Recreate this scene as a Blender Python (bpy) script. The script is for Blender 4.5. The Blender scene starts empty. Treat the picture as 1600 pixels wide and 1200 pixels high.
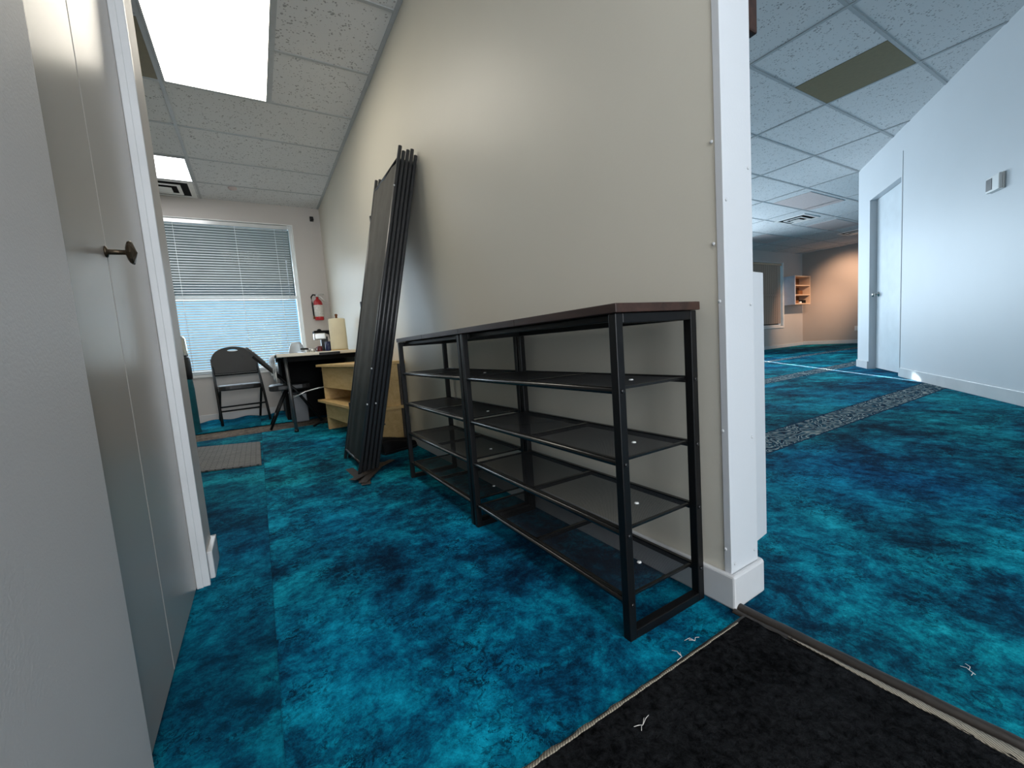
import bpy, bmesh, math, random
from mathutils import Vector, Matrix
random.seed(7)
D = bpy.data
COL = bpy.context.scene.collection
PI = math.pi

# ------------------------------------------------------------------ helpers
def lin(c):
    return tuple(((v/255)/12.92 if v/255 <= .04045 else ((v/255+.055)/1.055)**2.4) for v in c)

def mat(name, col, rough=.5, metal=0, spec=.5, noise=None, bump=None, coat=0, trans=0, emit=None, srgb=True):
    """principled material; noise=(scale, amount) varies colour, bump=(scale, strength, dist)"""
    m = D.materials.new(name); m.use_nodes = True
    nt = m.node_tree; b = nt.nodes['Principled BSDF']
    c = lin(col) if srgb else col
    b.inputs['Base Color'].default_value = (*c, 1)
    b.inputs['Roughness'].default_value = rough
    b.inputs['Metallic'].default_value = metal
    b.inputs['Specular IOR Level'].default_value = spec
    b.inputs['Coat Weight'].default_value = coat
    b.inputs['Transmission Weight'].default_value = trans
    if emit:
        b.inputs['Emission Color'].default_value = (*lin(emit[0]), 1)
        b.inputs['Emission Strength'].default_value = emit[1]
    tc = nt.nodes.new('ShaderNodeTexCoord')
    if noise is None: noise = (7, .05)
    n = nt.nodes.new('ShaderNodeTexNoise'); n.inputs['Scale'].default_value = noise[0]; n.inputs['Detail'].default_value = 5
    nt.links.new(tc.outputs['Object'], n.inputs['Vector'])
    mr = nt.nodes.new('ShaderNodeMapRange')
    mr.inputs['From Min'].default_value = .3; mr.inputs['From Max'].default_value = .7
    mr.inputs['To Min'].default_value = 1-noise[1]; mr.inputs['To Max'].default_value = 1+noise[1]
    nt.links.new(n.outputs['Fac'], mr.inputs['Value'])
    vm = nt.nodes.new('ShaderNodeVectorMath'); vm.operation = 'SCALE'
    vm.inputs[0].default_value = c
    nt.links.new(mr.outputs['Result'], vm.inputs['Scale'])
    nt.links.new(vm.outputs[0], b.inputs['Base Color'])
    if bump:
        n2 = nt.nodes.new('ShaderNodeTexNoise'); n2.inputs['Scale'].default_value = bump[0]; n2.inputs['Detail'].default_value = 4
        nt.links.new(tc.outputs['Object'], n2.inputs['Vector'])
        bp = nt.nodes.new('ShaderNodeBump'); bp.inputs['Strength'].default_value = bump[1]; bp.inputs['Distance'].default_value = bump[2]
        nt.links.new(n2.outputs['Fac'], bp.inputs['Height']); nt.links.new(bp.outputs[0], b.inputs['Normal'])
    return m

class MB:
    def __init__(s): s.bm = bmesh.new(); s.mi = 0
    def _f(s, fs, mi=None, smooth=False):
        for f in fs: f.material_index = s.mi if mi is None else mi; f.smooth = smooth
    def box(s, a, b, M=None, mi=None):
        x0,y0,z0 = a; x1,y1,z1 = b
        vs = [Vector(p) for p in ((x0,y0,z0),(x1,y0,z0),(x1,y1,z0),(x0,y1,z0),(x0,y0,z1),(x1,y0,z1),(x1,y1,z1),(x0,y1,z1))]
        if M: vs = [M @ v for v in vs]
        v = [s.bm.verts.new(p) for p in vs]
        s._f([s.bm.faces.new([v[i] for i in q]) for q in ((0,3,2,1),(4,5,6,7),(0,1,5,4),(1,2,6,5),(2,3,7,6),(3,0,4,7))], mi)
        return s
    def tube(s, pts, r, n=12, mi=None, caps=True, r2=None):
        pts = [Vector(p) for p in pts]; rings = []
        up = Vector((0,0,1))
        for i, p in enumerate(pts):
            t = (pts[min(i+1,len(pts)-1)]-pts[max(i-1,0)]).normalized()
            a = t.cross(up)
            if a.length < .05: a = t.cross(Vector((1,0,0)))
            a.normalize(); b = t.cross(a).normalized()
            rr = r if r2 is None else r+(r2-r)*i/(len(pts)-1)
            rings.append([s.bm.verts.new(p+a*math.cos(k*2*PI/n)*rr+b*math.sin(k*2*PI/n)*rr) for k in range(n)])
        for A,B in zip(rings, rings[1:]):
            s._f([s.bm.faces.new((A[k],A[(k+1)%n],B[(k+1)%n],B[k])) for k in range(n)], mi, True)
        if caps:
            s._f([s.bm.faces.new(rings[0][::-1]), s.bm.faces.new(rings[-1])], mi)
        return s
    def lathe(s, prof, n=32, c=(0,0,0), M=None, mi=None):
        rings = []
        for r,z in prof:
            ring = []
            for k in range(n):
                p = Vector((c[0]+r*math.cos(2*PI*k/n), c[1]+r*math.sin(2*PI*k/n), c[2]+z))
                ring.append(s.bm.verts.new(M @ p if M else p))
            rings.append(ring)
        for A,B in zip(rings, rings[1:]):
            s._f([s.bm.faces.new((A[k],A[(k+1)%n],B[(k+1)%n],B[k])) for k in range(n)], mi, True)
        s._f([s.bm.faces.new(rings[0][::-1]), s.bm.faces.new(rings[-1])], mi)
        return s
    def prism(s, poly, z0, z1, M=None, mi=None):
        A = [Vector((p[0],p[1],z0)) for p in poly]; B = [Vector((p[0],p[1],z1)) for p in poly]
        if M: A = [M@v for v in A]; B = [M@v for v in B]
        a = [s.bm.verts.new(v) for v in A]; b = [s.bm.verts.new(v) for v in B]; n = len(poly)
        fs = [s.bm.faces.new(a[::-1]), s.bm.faces.new(b)]+[s.bm.faces.new((a[i],a[(i+1)%n],b[(i+1)%n],b[i])) for i in range(n)]
        s._f(fs, mi); return s
    def grid(s, fn, nu, nv, mi=None, smooth=True):
        V = [[s.bm.verts.new(fn(i/nu, j/nv)) for j in range(nv+1)] for i in range(nu+1)]
        s._f([s.bm.faces.new((V[i][j],V[i+1][j],V[i+1][j+1],V[i][j+1])) for i in range(nu) for j in range(nv)], mi, smooth)
        return s
    def build(s, name, m, parent=None, bevel=0, seg=2, solid=0, loc=None, world=False):
        bm = s.bm
        bmesh.ops.recalc_face_normals(bm, faces=bm.faces)
        me = D.meshes.new(name)
        if world and parent is not None:
            bmesh.ops.translate(bm, verts=bm.verts, vec=-Vector(parent.location) if parent.parent is None else -Vector(parent.parent.location))
        elif parent is None and loc is None and len(bm.verts):
            # put origin at the base centre
            xs=[v.co.x for v in bm.verts]; ys=[v.co.y for v in bm.verts]; zs=[v.co.z for v in bm.verts]
            loc = Vector(((min(xs)+max(xs))/2,(min(ys)+max(ys))/2,min(zs)))
            bmesh.ops.translate(bm, verts=bm.verts, vec=-loc)
        bm.to_mesh(me); bm.free()
        for mm in (m if isinstance(m,(list,tuple)) else [m]): me.materials.append(mm)
        o = D.objects.new(name, me); COL.objects.link(o)
        if loc is not None: o.location = loc
        if parent: o.parent = parent
        if bevel:
            md = o.modifiers.new('bevel','BEVEL'); md.width = bevel; md.segments = seg; md.limit_method = 'ANGLE'; md.harden_normals = False
        if solid:
            md = o.modifiers.new('solid','SOLIDIFY'); md.thickness = solid; md.offset = 0
        return o

def thing(name, label, cat, loc=(0,0,0), rz=0, group=None):
    o = D.objects.new(name, None); COL.objects.link(o); o.location = loc; o.rotation_euler = (0,0,rz); o.empty_display_size = .1
    return tag(o, label, cat, group)
def tag(o, label, cat, group=None, kind=None):
    o['label'] = label; o['category'] = cat
    if group: o['group'] = group
    if kind: o['kind'] = kind
    return o
def struct(o, label=None, cat=None):
    o['kind'] = 'structure'
    if label: o['label'] = label
    if cat: o['category'] = cat
    return o
def copy_tree(o, parent=None):
    c = o.copy(); COL.objects.link(c)
    if parent: c.parent = parent
    for ch in [x for x in D.objects if x.parent == o]: copy_tree(ch, c)
    return c
def box(a,b): return MB().box(a,b)

# ------------------------------------------------------------------ node helper
class N:
    def __init__(s, m): s.nt = m.node_tree; s.n = s.nt.nodes; s.l = s.nt.links
    def new(s, t, **k):
        o = s.n.new(t)
        for a,v in k.items(): setattr(o,a,v)
        return o
    def math(s, op, a, b=None, clamp=False):
        o = s.n.new('ShaderNodeMath'); o.operation = op; o.use_clamp = clamp
        for i,v in enumerate((a,b)):
            if v is None: continue
            if isinstance(v,(int,float)): o.inputs[i].default_value = v
            else: s.l.new(v, o.inputs[i])
        return o.outputs[0]
    def noise(s, vec, scale, detail=4, rough=.5, dist=0):
        o = s.n.new('ShaderNodeTexNoise'); s.l.new(vec, o.inputs['Vector'])
        o.inputs['Scale'].default_value = scale; o.inputs['Detail'].default_value = detail
        o.inputs['Roughness'].default_value = rough; o.inputs['Distortion'].default_value = dist
        return o.outputs['Fac']
    def ramp(s, fac, stops, interp='LINEAR'):
        o = s.n.new('ShaderNodeValToRGB'); o.color_ramp.interpolation = interp
        e = o.color_ramp.elements
        while len(e) < len(stops): e.new(.5)
        for i,(p,c) in enumerate(stops): e[i].position = p; e[i].color = (*c,1)
        s.l.new(fac, o.inputs[0]); return o.outputs[0]
    def mix(s, fac, a, b, mode='MIX'):
        o = s.n.new('ShaderNodeMix'); o.data_type = 'RGBA'; o.blend_type = mode
        for i,v in ((0,fac),(6,a),(7,b)):
            if isinstance(v,(int,float)): o.inputs[i].default_value = v
            elif isinstance(v,tuple): o.inputs[i].default_value = (*v,1)
            else: s.l.new(v, o.inputs[i])
        return o.outputs[2]

# ------------------------------------------------------------------ materials
def carpet_material():
    m = D.materials.new('teal_mottled_carpet'); m.use_nodes = True; k = N(m); b = k.n['Principled BSDF']
    geo = k.new('ShaderNodeNewGeometry'); sep = k.new('ShaderNodeSeparateXYZ'); k.l.new(geo.outputs['Position'], sep.inputs[0])
    X,Y = sep.outputs[0], sep.outputs[1]
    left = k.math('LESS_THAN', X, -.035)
    right = k.math('GREATER_THAN', X, .925)
    off = k.math('MULTIPLY', left, 13.7)
    off2 = k.math('MULTIPLY', right, 31.3)
    comb = k.new('ShaderNodeCombineXYZ')
    k.l.new(k.math('ADD', X, off2), comb.inputs[0]); k.l.new(k.math('ADD', Y, off), comb.inputs[1])
    # streaks slightly stretched along X as the dye pattern is
    mp = k.new('ShaderNodeMapping'); mp.inputs['Scale'].default_value = (1,1,1); k.l.new(comb.outputs[0], mp.inputs[0])
    v = mp.outputs[0]
    n1 = k.noise(v, 1.5, 3, .6, .3); n2 = k.noise(v, 5.5, 8, .78, .35); n3 = k.noise(v, 24, 5, .82, .3); n4 = k.noise(v, 150, 2, .8)
    f = k.math('ADD', k.math('ADD', k.math('MULTIPLY', n1, .30), k.math('MULTIPLY', n2, .42)), k.math('ADD', k.math('MULTIPLY', n3, .22), k.math('MULTIPLY', n4, .06)))
    c = k.ramp(f, [(.40,(.000,.012,.028)),(.45,(.001,.045,.080)),(.49,(.001,.115,.170)),(.53,(.002,.235,.29)),(.585,(.015,.43,.50))])
    # broad drift between bluer and greener dye
    c = k.mix(k.math('MULTIPLY', k.math('SUBTRACT', k.noise(v, .8, 2), .42, True), 3.0, True), c, (.0,.82,1.25), 'MULTIPLY')
    # fine dark specks, gathered in clusters
    sp = k.noise(v, 38, 5, .85, 1.5); cl = k.noise(v, 4.2, 5, .7)
    spk = k.math('MULTIPLY', k.math('MULTIPLY', k.math('SUBTRACT', sp, .50, True), 22, True), k.math('MULTIPLY', k.math('SUBTRACT', cl, .45, True), 7, True))
    c = k.mix(k.math('MULTIPLY', spk, .85), c, (.000,.014,.03))
    c = k.mix(k.math('MULTIPLY', k.math('MULTIPLY', k.math('SUBTRACT', 1, right), .9), k.math('SUBTRACT', 1.0, k.math('MULTIPLY', Y, .36), True)), c, k.mix(1.0, c, (.0,.76,.98), 'MULTIPLY'))  # hallway foreground bluer and darker: lighting tint put into the carpet colour
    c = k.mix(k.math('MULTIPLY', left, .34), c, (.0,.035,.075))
    # seam
    seam = k.math('LESS_THAN', k.math('ABSOLUTE', k.math('ADD', X, .035)), .0022)
    c = k.mix(k.math('MULTIPLY', seam, .25), c, (.0,.02,.04))
    # patterned prayer-row bands in the big room
    mask = None
    for y0,y1 in ((1.155,1.40),(2.56,2.82),(4.0,4.2)):
        q = k.math('MULTIPLY', k.math('GREATER_THAN', Y, y0), k.math('LESS_THAN', Y, y1))
        mask = q if mask is None else k.math('MAXIMUM', mask, q)
    mask = k.math('MULTIPLY', mask, right)
    w = k.noise(comb.outputs[0], 5.5, 1.2, .4, 2.4)
    s1 = k.math('ABSOLUTE', k.math('SINE', k.math('MULTIPLY', w, 21)))
    bc = k.ramp(s1, [(.0,(.001,.006,.022)),(.38,(.002,.010,.035)),(.46,(.04,.14,.20)),(.70,(.008,.06,.10)),(.86,(.03,.13,.18)),(.95,(.30,.34,.32)),(1,(.46,.47,.42))])
    edge = None
    for y0,y1 in ((1.155,1.40),(2.56,2.82),(4.0,4.2)):
        for e,w_ in ((y0,.012),(y1,.012)):
            q = k.math('LESS_THAN', k.math('ABSOLUTE', k.math('SUBTRACT', Y, e)), w_)
            edge = q if edge is None else k.math('MAXIMUM', edge, q)
    bc = k.mix(edge, bc, (.002,.03,.07))
    c = k.mix(mask, c, bc)
    k.l.new(c, b.inputs['Base Color']); b.inputs['Roughness'].default_value = .95; b.inputs['Specular IOR Level'].default_value = .08
    bm_ = k.new('ShaderNodeBump'); bm_.inputs['Strength'].default_value = .6; bm_.inputs['Distance'].default_value = .004
    hh = k.math('ADD', k.math('MULTIPLY', sp, .5), n4); k.l.new(hh, bm_.inputs['Height']); k.l.new(bm_.outputs[0], b.inputs['Normal'])
    return m

def ceiling_material():
    m = D.materials.new('acoustic_tile'); m.use_nodes = True; k = N(m); b = k.n['Principled BSDF']
    geo = k.new('ShaderNodeNewGeometry'); v = geo.outputs['Position']
    n = k.noise(v, 22, 3, .7); vo = k.new('ShaderNodeTexVoronoi'); vo.inputs['Scale'].default_value = 58; k.l.new(v, vo.inputs['Vector'])
    pit = k.math('LESS_THAN', vo.outputs['Distance'], k.math('MULTIPLY', k.math('SUBTRACT', n, .38, True), 1.6))
    c = k.mix(k.noise(v, 1.5, 2), (.64,.64,.64), (.74,.74,.74))
    c = k.mix(k.math('MULTIPLY', pit, .62), c, (.17,.165,.16))
    k.l.new(c, b.inputs['Base Color']); b.inputs['Roughness'].default_value = .95; b.inputs['Specular IOR Level'].default_value = .1
    bp = k.new('ShaderNodeBump'); bp.inputs['Strength'].default_value = .5; bp.inputs['Distance'].default_value = .002; bp.invert = True
    k.l.new(pit, bp.inputs['Height']); k.l.new(bp.outputs[0], b.inputs['Normal'])
    return m

def mesh_material():
    m = D.materials.new('black_wire_mesh'); m.use_nodes = True; k = N(m); b = k.n['Principled BSDF']
    b.inputs['Base Color'].default_value = (.022,.023,.026,1); b.inputs['Roughness'].default_value = .6; b.inputs['Specular IOR Level'].default_value = .2
    tc = k.new('ShaderNodeTexCoord'); sep = k.new('ShaderNodeSeparateXYZ'); k.l.new(tc.outputs['Object'], sep.inputs[0])
    u = k.math('ADD', sep.outputs[0], sep.outputs[1]); w = k.math('SUBTRACT', sep.outputs[0], sep.outputs[1])
    fr = 2*PI/.0056
    a = k.math('MULTIPLY', k.math('SINE', k.math('MULTIPLY', u, fr)), k.math('SINE', k.math('MULTIPLY', w, fr)))
    hole = k.math('GREATER_THAN', k.math('ABSOLUTE', a), .24)
    tr = k.new('ShaderNodeBsdfTransparent'); mx = k.new('ShaderNodeMixShader')
    lw = k.new('ShaderNodeLayerWeight'); lw.inputs[0].default_value = .5
    thick = k.math('SUBTRACT', 1.0, k.math('MULTIPLY', lw.outputs['Facing'], 1.12), True)
    hole = k.math('MULTIPLY', hole, k.math('ADD', k.math('MULTIPLY', thick, 1.9, True), .05, True))
    k.l.new(hole, mx.inputs[0]); k.l.new(b.outputs[0], mx.inputs[1]); k.l.new(tr.outputs[0], mx.inputs[2])
    k.l.new(mx.outputs[0], k.n['Material Output'].inputs['Surface'])
    return m

def wood_material(name, c1, c2, scale=(2,22,22), rough=.5):
    m = D.materials.new(name); m.use_nodes = True; k = N(m); b = k.n['Principled BSDF']
    tc = k.new('ShaderNodeTexCoord'); mp = k.new('ShaderNodeMapping'); mp.inputs['Scale'].default_value = scale
    k.l.new(tc.outputs['Object'], mp.inputs[0])
    n = k.noise(mp.outputs[0], 2.2, 6, .6, .8)
    c = k.ramp(n, [(.3,lin(c1)),(.7,lin(c2))])
    k.l.new(c, b.inputs['Base Color']); b.inputs['Roughness'].default_value = rough; b.inputs['Specular IOR Level'].default_value = .35
    return m

def pile_material(name, c1, c2, scale, bumpd=.01):
    m = D.materials.new(name); m.use_nodes = True; k = N(m); b = k.n['Principled BSDF']
    tc = k.new('ShaderNodeTexCoord'); v = tc.outputs['Object']
    n = k.noise(v, scale, 5, .75, .4); n0 = k.noise(v, scale*.12, 3, .6)
    f = k.math('ADD', k.math('MULTIPLY', n, .7), k.math('MULTIPLY', n0, .3))
    k.l.new(k.ramp(f, [(.40,lin(c1)),(.62,lin(c2))]), b.inputs['Base Color'])
    b.inputs['Roughness'].default_value = 1; b.inputs['Specular IOR Level'].default_value = .05
    bp = k.new('ShaderNodeBump'); bp.inputs['Strength'].default_value = 1; bp.inputs['Distance'].default_value = bumpd
    k.l.new(n, bp.inputs['Height']); k.l.new(bp.outputs[0], b.inputs['Normal'])
    return m

def weave_material(name, c1, c2, s=60):
    m = D.materials.new(name); m.use_nodes = True; k = N(m); b = k.n['Principled BSDF']
    tc = k.new('ShaderNodeTexCoord'); mp = k.new('ShaderNodeMapping'); mp.inputs['Rotation'].default_value = (0,0,.6); k.l.new(tc.outputs['Object'], mp.inputs[0])
    w1 = k.new('ShaderNodeTexWave'); w1.inputs['Scale'].default_value = s; w1.inputs['Distortion'].default_value = 3; k.l.new(mp.outputs[0], w1.inputs[0])
    n = k.noise(mp.outputs[0], 90, 3, .7)
    f = k.math('ADD', k.math('MULTIPLY', w1.outputs['Fac'], .5), k.math('MULTIPLY', n, .5))
    k.l.new(k.ramp(f, [(.3,lin(c1)),(.65,lin(c2))]), b.inputs['Base Color']); b.inputs['Roughness'].default_value = .9
    return m

M = {}
M['carpet'] = carpet_material(); M['ceil'] = ceiling_material(); M['mesh'] = mesh_material()
M['wall'] = mat('cream_wall_paint', (214,209,195), .42, spec=.4, noise=(1.5,.02), bump=(140,.12,.002))
M['wallb'] = mat('greige_wall_paint', (200,193,187), .5, noise=(1.5,.02))
M['wallfar'] = mat('beige_wall_paint', (186,172,162), .6, noise=(1.5,.02))
M['wallr'] = mat('cool_white_wall_paint', (206,209,212), .45, spec=.4, noise=(1.5,.02), bump=(140,.12,.002))
M['walll'] = mat('grey_white_satin_paint', (210,204,200), .5, spec=.5, noise=(2,.02), bump=(260,.18,.002))
M['door'] = mat('satin_door_paint', (178,170,162), .27, spec=.6, noise=(2,.02), bump=(420,.10,.0012))
M['doorw'] = mat('white_door_paint', (212,218,222), .3, spec=.5)
M['trim'] = mat('white_trim_paint', (208,208,208), .32, spec=.5, bump=(200,.1,.001))
M['tee'] = mat('ceiling_grid_paint', (172,175,177), .5, noise=(20,.05))
M['black'] = mat('black_powder_coat', (12,12,13), .42, spec=.3, noise=(60,.15))
M['blackgloss'] = mat('black_satin_tube', (16,16,16), .26, spec=.7, noise=(60,.15))
M['polegrey'] = mat('charcoal_tube', (50,51,53), .35, spec=.5, noise=(60,.1))
M['blackm'] = mat('black_matte', (14,14,15), .8, spec=.2, noise=(40,.2))
M['blackplast'] = mat('black_plastic', (18,18,20), .35)
M['dkwood'] = wood_material('dark_walnut_board', (40,28,24), (70,48,40), (18,2,18), .45)
M['ply'] = wood_material('pale_plywood', (198,162,104), (220,188,132), (14,1.4,14), .55)
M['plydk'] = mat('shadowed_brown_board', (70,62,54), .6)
M['fabric'] = mat('charcoal_screen_fabric', (80,79,76), .85, spec=.25, noise=(12,.12), bump=(500,.3,.002))
M['grey_plast'] = mat('white_plastic', (225,225,222), .35)
M['white'] = mat('white_gloss', (235,235,232), .3)
M['steel'] = mat('stainless_steel', (190,188,182), .22, metal=1)
M['bronze'] = mat('aged_bronze', (74,62,48), .38, metal=.8, noise=(40,.3), bump=(120,.5,.002))
M['screw'] = mat('painted_screw', (200,202,204), .3)
M['olive'] = mat('olive_brown_panel', (118,106,74), .6, noise=(30,.06))
M['pinkt'] = mat('replacement_ceiling_tile', (206,190,186), .9, noise=(30,.05))
M['concrete'] = pile_material('bare_brown_underlay', (74,66,60), (132,120,108), 45, .004)
M['pile'] = pile_material('black_entry_mat_pile', (7,8,9), (42,43,45), 70, .02)
M['edge'] = weave_material('woven_mat_binding', (96,90,78), (164,154,136), 70)
M['rubber'] = mat('dark_brown_rubber', (44,38,33), .45, noise=(30,.25), bump=(60,.4,.003))
M['vinyl'] = mat('black_vinyl_cushion', (40,39,40), .4, bump=(90,.2,.002))
M['chairgrey'] = mat('charcoal_chair_fabric', (60,60,60), .8)
M['red'] = mat('extinguisher_red', (176,20,30), .3, coat=.4)
M['label'] = mat('paper_label', (225,220,214), .6, noise=(90,.25))
M['paper'] = mat('cream_paper_towel', (236,226,196), .9, bump=(60,.2,.003))
M['tabletop'] = mat('ivory_table_laminate', (226,220,204), .4)
M['greymetal'] = mat('grey_metal', (92,93,95), .4, metal=.6)
M['tealfab'] = mat('teal_cloth', (8,92,104), .9, noise=(14,.3))
M['navy'] = mat('navy_enamel', (32,40,78), .35)
M['maroon'] = mat('maroon_enamel', (96,30,36), .35)
M['silver'] = mat('brushed_silver', (205,206,204), .3, metal=.7)
M['slat'] = mat('aluminium_blind_slat', (190,190,188), .45)
M['vblind'] = mat('beige_vertical_blind', (186,166,150), .7, noise=(2,.05))
_n = N(M['vblind']); _t = _n.new('ShaderNodeBsdfTranslucent'); _t.inputs[0].default_value = (.75,.55,.45,1)
_m = _n.new('ShaderNodeMixShader'); _m.inputs[0].default_value = .45
_n.l.new(_n.n['Principled BSDF'].outputs[0], _m.inputs[1]); _n.l.new(_t.outputs[0], _m.inputs[2]); _n.l.new(_m.outputs[0], _n.n['Material Output'].inputs['Surface'])
M['kraft'] = mat('brown_cardboard', (120,74,36), .8)
M['melamine'] = mat('white_melamine', (214,214,224), .4)
M['melamine_in'] = mat('pale_wood_melamine', (214,184,156), .5)
M['outwall'] = mat('tan_soffit', (128,118,106), .9)
M['snow'] = mat('pale_paving', (170,186,196), .9)
g = D.materials.new('clear_plastic'); g.use_nodes = True
b_ = g.node_tree.nodes['Principled BSDF']; b_.inputs['Base Color'].default_value = (.62,.65,.68,1); b_.inputs['Roughness'].default_value = .12; b_.inputs['Transmission Weight'].default_value = .55; b_.inputs['IOR'].default_value = 1.2
M['clear'] = g
g = D.materials.new('window_glass'); g.use_nodes = True; k = N(g)
gl = k.new('ShaderNodeBsdfGlossy'); gl.inputs['Roughness'].default_value = .02; tr = k.new('ShaderNodeBsdfTransparent'); tr.inputs[0].default_value = (.93,.97,.98,1)
lw = k.new('ShaderNodeLayerWeight'); lw.inputs[0].default_value = .15
mx = k.new('ShaderNodeMixShader'); k.l.new(lw.outputs['Fresnel'], mx.inputs[0]); k.l.new(tr.outputs[0], mx.inputs[1]); k.l.new(gl.outputs[0], mx.inputs[2]); k.l.new(mx.outputs[0], k.n['Material Output'].inputs['Surface'])
M['glass'] = g
def emis(name, col, s):
    m = D.materials.new(name); m.use_nodes = True; k = N(m); b = k.n['Principled BSDF']
    b.inputs['Base Color'].default_value = (.8,.8,.8,1); b.inputs['Emission Color'].default_value = (*col,1); b.inputs['Emission Strength'].default_value = s
    return m
M['lamp'] = emis('fluorescent_diffuser', (1,.93,.80), 7.5)
M['lampcool'] = emis('cool_fluorescent_diffuser', (.95,.97,1), 5.5)

# cloth plaid
def plaid():
    m = D.materials.new('grey_plaid_cloth'); m.use_nodes = True; k = N(m); b = k.n['Principled BSDF']
    geo = k.new('ShaderNodeNewGeometry'); sep = k.new('ShaderNodeSeparateXYZ'); k.l.new(geo.outputs['Position'], sep.inputs[0])
    a = k.math('GREATER_THAN', k.math('SINE', k.math('MULTIPLY', sep.outputs[1], 75)), .35)
    c = k.math('GREATER_THAN', k.math('SINE', k.math('MULTIPLY', k.math('SUBTRACT', sep.outputs[2], sep.outputs[0]), 75)), .35)
    f = k.math('MULTIPLY', k.math('ADD', a, c), .5)
    k.l.new(k.ramp(f, [(0,lin((216,216,214))),(1,lin((128,130,134)))]), b.inputs['Base Color']); b.inputs['Roughness'].default_value = .9
    return m
M['plaid'] = plaid()
def tread():
    m = D.materials.new('grey_ribbed_mat'); m.use_nodes = True; k = N(m); b = k.n['Principled BSDF']
    tc = k.new('ShaderNodeTexCoord'); br = k.new('ShaderNodeTexBrick'); k.l.new(tc.outputs['Object'], br.inputs['Vector'])
    br.inputs['Scale'].default_value = 11; br.inputs['Color1'].default_value = (*lin((106,104,100)),1); br.inputs['Color2'].default_value = (*lin((94,93,90)),1)
    br.inputs['Mortar'].default_value = (*lin((58,57,56)),1); br.inputs['Mortar Size'].default_value = .03; br.inputs['Row Height'].default_value = .35; br.inputs['Brick Width'].default_value = .7
    k.l.new(br.outputs[0], b.inputs['Base Color']); b.inputs['Roughness'].default_value = .85
    return m
M['tread'] = tread()

# ------------------------------------------------------------------ setting
H = 2.6; WY = 6.12; PX0 = .913; PX1 = 1.022
# floor: fitted carpet everywhere except the bare strip by the window of the small room
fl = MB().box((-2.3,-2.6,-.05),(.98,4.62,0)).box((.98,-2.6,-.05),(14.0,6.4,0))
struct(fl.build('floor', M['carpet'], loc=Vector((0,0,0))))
struct(MB().box((-2.3,4.62,-.05),(.98,6.4,-.006)).build('floor', M['concrete'], loc=Vector((0,0,0))), 'bare brown underlay strip showing between the carpets near the window', 'floor')
# ceiling with its lay-in grid
gx = [-2.81+1.235*i for i in range(15)]; gx = [.90-1.24*3+1.24*i for i in range(15)]
gy = [1.245-.622*6+.622*i for i in range(15)]
ce = MB().box((-2.3,-2.6,H),(14.0,6.4,H+.06))
for x in gx:
    if -2.2 < x < 13.8: ce.box((x-.012,-2.55,H-.006),(x+.012,6.3,H+.002), mi=1)
for y in gy:
    if -2.5 < y < 6.2: ce.box((-2.25,y-.011,H-.004),(13.8,y+.011,H+.002), mi=1)
ce.box((.30-.012,2.489,H-.006),(.30+.012,3.733,H+.002), mi=1)
struct(ce.build('ceiling', [M['ceil'],M['tee']], loc=Vector((0,0,0))))

# far (window) wall, with openings
def wall_y(y0, y1, xa, xb, openings, name, m):
    """wall between y0..y1 from xa to xb with openings (x0,x1,z0,z1)"""
    w = MB(); x = xa
    for ox0,ox1,oz0,oz1 in sorted(openings):
        w.box((x,y0,0),(ox0,y1,H)); w.box((ox0,y0,0),(ox1,y1,oz0)); w.box((ox0,y0,oz1),(ox1,y1,H)); x = ox1
    w.box((x,y0,0),(xb,y1,H))
    return struct(w.build(name, m, loc=Vector((0,0,0))))
W1 = (-1.12,.58,.56,2.37); W2 = (10.9,12.58,.6,2.31)
W3 = (3.0,5.2,.5,2.3); W4 = (6.4,9.0,.5,2.3)
wall_y(WY, WY+.14, -2.3, 13.9, [W1,W2,W3,W4], 'wall_back', M['wallb'])
FW = (-.1,1.1,.2,2.3)
wall_y(-2.5,-2.36,-.6,3.2, [(-.15,.75,0.05,2.3),(1.0,2.2,.05,2.3)], 'wall_front', M['wallr'])
struct(box((PX0,.575,0),(PX1,WY,H)).build('wall_partition', M['wall'], loc=Vector((0,0,0))))
struct(box((13.7,-2,0),(13.84,WY,H)).build('wall_far', M['wallfar'], loc=Vector((0,0,0))))
struct(box((-2.3,1.73,0),(-2.16,WY,H)).build('wall_side', M['wall'], loc=Vector((0,0,0))))
# left wall: near part, closet recess header, jamb end
lw_ = MB().box((-.60,-2.5,0),(-.205,.812,H)).box((-.60,.812,2.12),(-.205,1.56,H)).box((-2.3,1.56,0),(-.202,1.735,H)).box((-.60,.812,0),(-.52,1.56,H))
struct(lw_.build('wall_left', M['walll'], loc=Vector((0,0,0))))
# closet doors
d1 = struct(box((-.262,.816,.006),(-.231,1.1475,2.115)).build('door_1', M['door'], bevel=.002, loc=Vector((0,0,0))), 'nearer leaf of the grey satin closet door with bronze knob', 'door')
d2 = struct(box((-.262,1.1505,.006),(-.231,1.548,2.115)).build('door_2', M['door'], bevel=.002, loc=Vector((0,0,0))), 'farther leaf of the grey satin closet door beside the white casing', 'door')
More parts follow.
